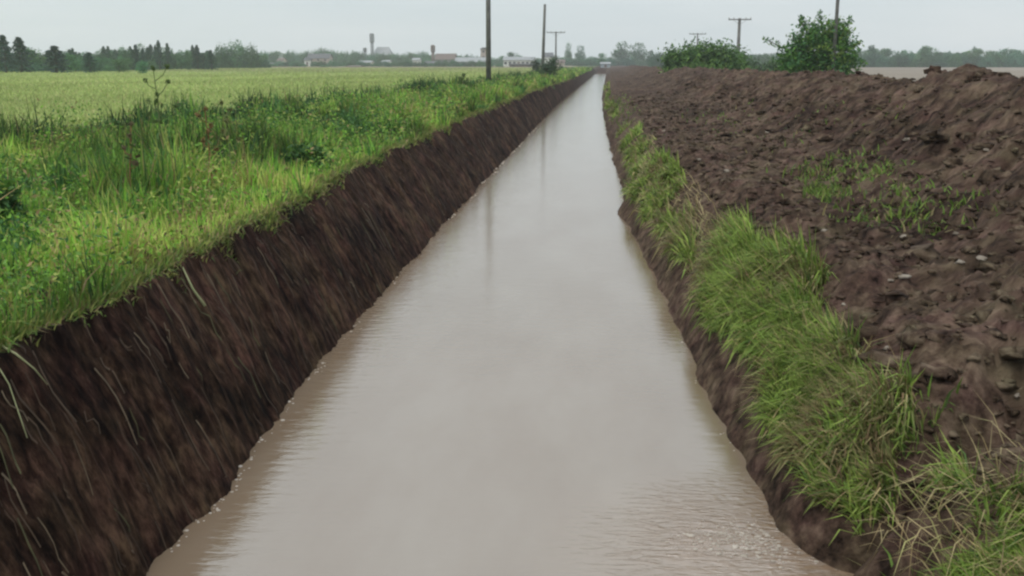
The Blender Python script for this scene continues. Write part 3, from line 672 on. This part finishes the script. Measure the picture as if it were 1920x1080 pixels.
for px in range(1225, 2010, 11):
    tp = np.interp(px, [1225, 1450, 1600, 1640, 1690, 1700, 1738, 1765, 1800, 1830, 1870, 1920, 2010], [104, 100, 98, 84, 92, 97, 92, 94, 96, 90, 91, 91, 90]) + random.uniform(-2, 4)
    tree(random.choice(['round', 'tallround', 'round']), px + random.uniform(-4, 4), tp, random.uniform(430, 520), random.uniform(22, 36), 'grey-green tree of the hazy right tree line', G3)
for px in range(1230, 2010, 13):
    tree('low', px + random.uniform(-4, 4), random.uniform(97, 108), random.uniform(420, 430), random.uniform(26, 40), 'dense low tree filling the foot of the right tree line', G3)
tree('round', 1738, 83, 440, 40, 'rounded dome of a tree rising above the right tree line'); tree('tallround', 1828, 84, 440, 14, 'slim treetop poking above the right tree line'); tree('tallround', 1634, 80, 440, 18, 'first hazy tree right of the big leafy bush')
# ------------------------------------------------------------------ near bushes
def bush(name, label, px, Y, pts, leafsz, nl_, pal, sprigs=(), base=None):
    """pts: lobes as (dx, z, radius_x, radius_z) in metres from the base"""
    x, _ = on_y(px, 117, Y); z0 = float(gz(x, Y)) if base is None else base
    o = empty(name, (x, Y, z0)); tag(o, label, 'bush')
    g = np.random.default_rng(int(px)); L_ = np.array(pts); wgt = L_[:, 2] * L_[:, 3]; k = g.choice(len(L_), nl_, p=wgt / wgt.sum())
    # leaves gathered on twig tips, so gaps stay between them
    ntw = nl_ // 16; kt = g.choice(len(L_), ntw, p=wgt / wgt.sum()); u = g.normal(size=(ntw, 3)); u /= np.linalg.norm(u, axis=1)[:, None]
    rr = g.uniform(.1, 1.0, (ntw, 1)) ** .5 * (1 + .1 * g.normal(size=(ntw, 1)))
    lb = L_[kt]; T = np.stack([lb[:, 0], (g.uniform(-.5, .5, ntw)) * lb[:, 2], lb[:, 1]], 1) + u * rr * np.stack([lb[:, 2], lb[:, 2], lb[:, 3]], 1)
    ti = g.integers(0, ntw, nl_); P = T[ti] + g.normal(0, leafsz * 1.7, (nl_, 3)); P[:, 2] = np.maximum(P[:, 2], .02)
    tc_ = np.array(pal)[g.integers(0, len(pal), ntw)] * g.uniform(.7, 1.25, (ntw, 1))
    extra = []
    for (a, b) in sprigs:
        a, b = np.array(a), np.array(b)
        for q in range(90): extra.append(a + (b - a) * g.uniform() + g.normal(0, leafsz * .8, 3))
    P2 = np.array(extra).reshape(-1, 3)
    C_ = np.concatenate([tc_[ti] * g.uniform(.8, 1.2, (nl_, 1)), np.array(pal)[g.integers(0, len(pal), len(P2))].reshape(-1, 3)])
    leaves('foliage', np.concatenate([P, P2]), np.concatenate([g.uniform(.6, 1.2, nl_) * leafsz, g.uniform(.6, 1.2, len(P2)) * leafsz]), C_, M_bushleaf, o)
    m = MB()
    for j, l in enumerate(pts):
        m.tube([(l[0] * .15, 0, -.1), (l[0] * .5, .1 * (j % 3 - 1), l[1] * .55), (l[0], .15 * (j % 3 - 1), l[1] + l[3] * .5)], [.07, .045, .015], 6)
    for a, b in sprigs: m.tube([a, tuple((np.array(a) + np.array(b)) / 2), b], [.03, .02, .01], 5)
    m.build('branches', M_bark, o)
    return o
bush('leafy_bush', 'big ragged green bush standing by a tall pole behind the soil ridge', 1530, 60,
     [(-1.3, 1.9, 1.0, 1.0), (-.2, 2.3, 1.1, 1.2), (.9, 2.5, 1.1, 1.1), (1.5, 1.7, .8, .9), (-.6, 1.2, 1.4, 1.0), (.8, 1.1, 1.3, .9), (-.4, 3.3, .9, .8), (.7, 3.6, .9, .75), (1.35, 3.1, .6, .7), (-1.1, 3.1, .45, .5), (-1.5, 1.0, .9, .8)],
     .12, 13000, [(.07, .18, .035), (.11, .25, .04), (.045, .12, .03), (.16, .25, .05), (.065, .17, .06)],
     [((-1.5, 0, 2.5), (-3.0, 0, 3.25)), ((-.8, 0, 3.5), (-.95, 0, 4.4)), ((.2, 0, 3.8), (.0, 0, 4.65)), ((1.2, 0, 3.5), (1.8, 0, 4.3)), ((1.5, 0, 2.6), (2.5, 0, 3.0)), ((1.6, 0, 2.2), (2.7, 0, 1.9))], base=GL)
bush('leafy_bush', 'wide dense green thicket left of the crossarm pole behind the ridge', 1322, 100,
     [(-2.6, 2.0, 1.3, 1.5), (-1.2, 2.6, 1.5, 1.5), (.2, 2.7, 1.6, 1.5), (1.6, 2.6, 1.4, 1.4), (2.8, 2.0, 1.3, 1.3), (-3.2, 2.6, .6, 1), (0, 1.6, 3.2, 1)],
     .19, 15000, [(.09, .19, .04), (.14, .25, .05), (.06, .14, .04)], base=GL - .5)
bush('leafy_bush', 'paler loose bush right of the thicket, at the foot of the crossarm pole', 1408, 108,
     [(-1.6, 1.4, 1.2, 1.1), (0, 1.3, 1.2, 1.0), (1.5, 1.1, 1.2, .9), (2.4, 1.6, .5, .9), (-1.2, 2.6, .5, .5)],
     .18, 6000, [(.09, .16, .07), (.12, .19, .08), (.07, .13, .06)], base=GL - .4)
x_, z_ = on_y(1030, 147, 120)
bush('leafy_bush', 'dark small bush at the foot of the second pole on the left verge', 1030, 112, [(-.2, 1.1, .6, .9), (.35, 1.5, .6, .8), (0, .6, .9, .6)], .13, 1800, [(.03, .07, .03), (.045, .09, .035), (.07, .13, .04)])
bush('leafy_bush', 'black-green low bush just left of the second pole', 1006, 150, [(0, 1.0, .6, .8), (-.2, 1.8, .5, .7)], .14, 700, [(.02, .04, .02), (.03, .05, .025)])

# ------------------------------------------------------------------ poles
def pole(label, px, Y, ztop, r, arm=0., lean=0., grp='wooden utility poles', pbase=None):
    x, _ = on_y(px, 117, Y); z0 = float(gz(x, Y))
    if pbase: ztop = on_y(px, pbase, Y)[1]
    h = ztop - z0
    o = empty('utility_pole', (x, Y, z0)); tag(o, label, 'utility pole', grp)
    m = MB(); m.tube([(0, 0, -.3), (lean * .5, 0, h * .5), (lean, 0, h)], [r, r * .88, r * .75], 12); m.build('shaft', M_pole, o, True)
    if arm:
        m = MB(); m.box(lean - arm / 2, lean + arm / 2, -.06 - r, .06 - r, h - .32, h - .14); m.build('crossarm', M_pole, o)
        for s_ in (-1, -.55, .55, 1):
            m = MB(); cx = lean + s_ * (arm / 2 - .1); m.tube([(cx, -r, h - .14), (cx, -r, h - .04), (cx, -r, h + .0), (cx, -r, h + .1)], [.02, .06, .075, .04], 8); m.build('insulator', M_porc, o)
        for s_ in (-1, 1):
            m = MB(); m.tube([(lean, -r - .02, h - 1.0), (lean + s_ * arm * .28, -r - .02, h - .33)], .025, 5); m.build('brace', M_pole, o)
    return o
pole('nearest thick bare pole on the left verge, cut off by the photo top', 916, 72, 11.2, .19)
pole('second bare pole on the left verge, slightly tilted, with a bush at its foot', 1017, 122, 0, .20, 0, .25, pbase=8)
pole('small distant crossarm pole just right of the second left pole', 1042, 235, 0, .22, 4.2, pbase=59)
pole('pole rising out of the big ragged bush, cut off by the photo top', 1563, 59.2, 10.6, .11)
pole('T-shaped crossarm pole behind the pale loose bush', 1383, 168, 0, .3, 3.6, pbase=34)
pole('faintest crossarm pole, above the wide dense thicket', 1306, 262, 0, .2, 4.2, pbase=62)

# ------------------------------------------------------------------ village
M_win = noisy('dark_window', (.03, .035, .04), (.05, .055, .06), 4, .2)
wallc = {'white': (.62, .62, .58), 'pink': (.40, .33, .29), 'grey': (.3, .3, .29), 'cream': (.5, .46, .38), 'brown': (.16, .12, .10), 'blue': (.38, .44, .47)}
roofc = {'slate': (.12, .12, .13), 'rust': (.17, .13, .115), 'tin': (.33, .34, .35), 'dark': (.07, .065, .06)}
MW = {k: noisy('plaster_' + k, tuple(c * .85 for c in v), v, 1.2, .9) for k, v in wallc.items()}
MR = {k: noisy('roofing_' + k, tuple(c * .8 for c in v), v, 2.5, .8) for k, v in roofc.items()}
def house(label, px0, px1, ptop, Y, wall, roof, roof_frac=.4, hip=False, nwin=3, name='house', cat_='house', depth=8., storeys=1):
    x0, zt = on_y(px0, ptop, Y); x1, _ = on_y(px1, ptop, Y); w_ = x1 - x0; h = zt - GL; hw = h * (1 - roof_frac)
    o = empty(name, ((x0 + x1) / 2, Y, GL)); tag(o, label, cat_); a = w_ / 2; d = depth
    m = MB(); m.box(-a, a, 0, d, -.3, hw)
    if not hip and roof_frac > 0: m.add([(-a, 0, hw), (-a, d, hw), (-a, d / 2, h - .12), (a, 0, hw), (a, d, hw), (a, d / 2, h - .12)], [(0, 2, 1), (3, 4, 5)])
    m.build('wall', MW[wall], o)
    e = .35; m = MB()
    if roof_frac <= .02: m.box(-a - e, a + e, -e, d + e, hw + .003, hw + .3)
    else:
        i_ = a * .45 if hip else -e
        b = [(-a - e, -e, hw - .1), (a + e, -e, hw - .1), (a + e, d + e, hw - .1), (-a - e, d + e, hw - .1), (-a + i_, d / 2, h), (a - i_, d / 2, h)]
        m.add(b + [(p[0], p[1], p[2] + .14) for p in b], [(6, 7, 11, 10), (7, 8, 11), (8, 9, 10, 11), (9, 6, 10), (0, 1, 7, 6), (1, 2, 8, 7), (2, 3, 9, 8), (3, 0, 6, 9)] if hip else
              [(6, 7, 11, 10), (8, 9, 10, 11), (0, 4, 5, 1), (2, 5, 4, 3), (0, 1, 7, 6), (2, 3, 9, 8), (1, 5, 11, 7), (5, 2, 8, 11), (0, 6, 10, 4), (4, 10, 9, 3)])
    m.build('roof', MR[roof], o)
    for s_ in range(storeys):
        zb = hw * (s_ + .38) / storeys; wh = hw / storeys * .36
        for j in range(nwin):
            if j == nwin // 2 and s_ == 0:
                m = MB(); c = -a + w_ * (j + .5) / nwin; m.box(c - .5, c + .5, -.06, .02, 0, min(2.1, hw * .75)); m.build('door', MW['brown'], o); continue
            m = MB(); c = -a + w_ * (j + .5) / nwin; m.box(c - .55, c + .55, -.05, .02, zb, zb + wh); m.build('window', M_win, o)
    return o
house('pinkish two-storey house with grey roof left of the water tower', 576, 616, 101, 500, 'pink', 'slate', .35, False, 3, storeys=2)
house('small white gable end beside the pinkish house', 570, 581, 108, 498, 'white', 'slate', .3, nwin=1)
house('tiny pale house at the left start of the village', 519, 529, 109, 500, 'cream', 'rust', .35, nwin=1)
house('long low brown shed at the foot of the round grove', 486, 530, 118, 430, 'brown', 'slate', .3, nwin=4, name='shed', cat_='shed')
house('small white house between trees, right of the water tower', 716, 729, 113, 505, 'white', 'tin', .25, nwin=1)
house('small white building peeping through trees left of the dark tower', 773, 785, 109, 505, 'white', 'tin', .25, nwin=1)
house('low cream building below the water tower', 672, 695, 114, 480, 'cream', 'tin', .3, nwin=3)
house('dark brown low shed in front of the village at the field edge', 652, 674, 123.5, 390, 'brown', 'rust', .35, nwin=2, name='shed', cat_='shed')
house('large grey hall with steep hipped roof beside the water tower', 694, 734, 88, 640, 'grey', 'tin', .6, True, 3, depth=14)
house('grey house with rusty roof right of the dark tower', 816, 852, 101, 470, 'grey', 'rust', .45, nwin=3)
house('long low brown house below the dark tower', 795, 830, 115, 455, 'brown', 'slate', .4, nwin=4)
house('long grey tin-roofed barn left of the nearest pole', 853, 908, 108, 450, 'grey', 'tin', .45, nwin=5, name='barn', cat_='barn', depth=12)
house('pinkish square tower house beside the nearest pole', 901, 912, 89, 520, 'pink', 'dark', .08, True, 1, storeys=3)
house('long white building with tin roof between the two left poles', 944, 1001, 107, 440, 'white', 'tin', .3, nwin=7)
house('dark low hedge-side shed below the long white building', 955, 1000, 119.5, 400, 'brown', 'dark', .3, nwin=3, name='shed', cat_='shed')
house('small grey-white house behind the second pole', 1021, 1036, 99, 540, 'white', 'slate', .3, nwin=1)
house('small ochre hut with rusty roof right of the distant crossarm pole', 1043, 1058, 112, 420, 'cream', 'rust', .4, nwin=1)
house('pale blue-grey shed beyond the far end of the canal', 1127, 1144, 117, 420, 'blue', 'tin', .3, nwin=1, name='shed', cat_='shed')
# water tower
def tower(name, label, cat_, px, ptop, Y, wpx, tank, m_):
    x, zt = on_y(px, ptop, Y); h = zt - GL; r = wpx / 1900 * Y / 2
    o = empty(name, (x, Y, GL)); tag(o, label, cat_)
    m = MB(); m.tube([(0, 0, -.3), (0, 0, h * (1 - tank))], [r * .8, r * .68], 14); m.build('shaft', m_, o, True)
    m = MB(); m.tube([(0, 0, h * (1 - tank)), (0, 0, h * (1 - tank) + r * .5), (0, 0, h - r * .35), (0, 0, h)], [r * .7, r * 1.05, r * 1.05, r * .3], 16); m.build('tank', m_, o, False)
    m = MB()
    for s_ in (-.2, .2): m.tube([(s_, -r * .95, 0), (s_, -r * 1.1, h * .97)], .03, 4)
    m.build('ladder', MR['dark'], o)
M_conc = noisy('grey_concrete', (.2, .21, .22), (.27, .28, .29), 1.0, .9)
tower('water_tower', 'tall grey water tower standing over the distant village', 'water tower', 697, 62, 640, 8.5, .3, M_conc)
tower('silo', 'short dark silo just left of the water tower', 'silo', 684, 89, 560, 7, .25, M_conc)
tower('water_tower', 'small dark tank tower above the grey house roofs', 'water tower', 811.5, 84, 520, 8, .35, MW['brown'])
sd_ = None

# ------------------------------------------------------------------ haze
m = bpy.data.materials.new('haze_air'); m.use_nodes = True; t = m.node_tree; t.nodes.clear()
o_ = N(t, 'ShaderNodeOutputMaterial'); pv = N(t, 'ShaderNodeVolumePrincipled'); pv.inputs['Color'].default_value = (.93, .96, 1, 1); pv.inputs['Density'].default_value = .00045
t.links.new(pv.outputs[0], o_.inputs['Volume'])
mb = MB(); mb.box(-900, 900, -80, 760, -3, 27); hz = mb.build('haze', m); tag(hz, 'thin pale haze lying over the fields', kind='stuff')
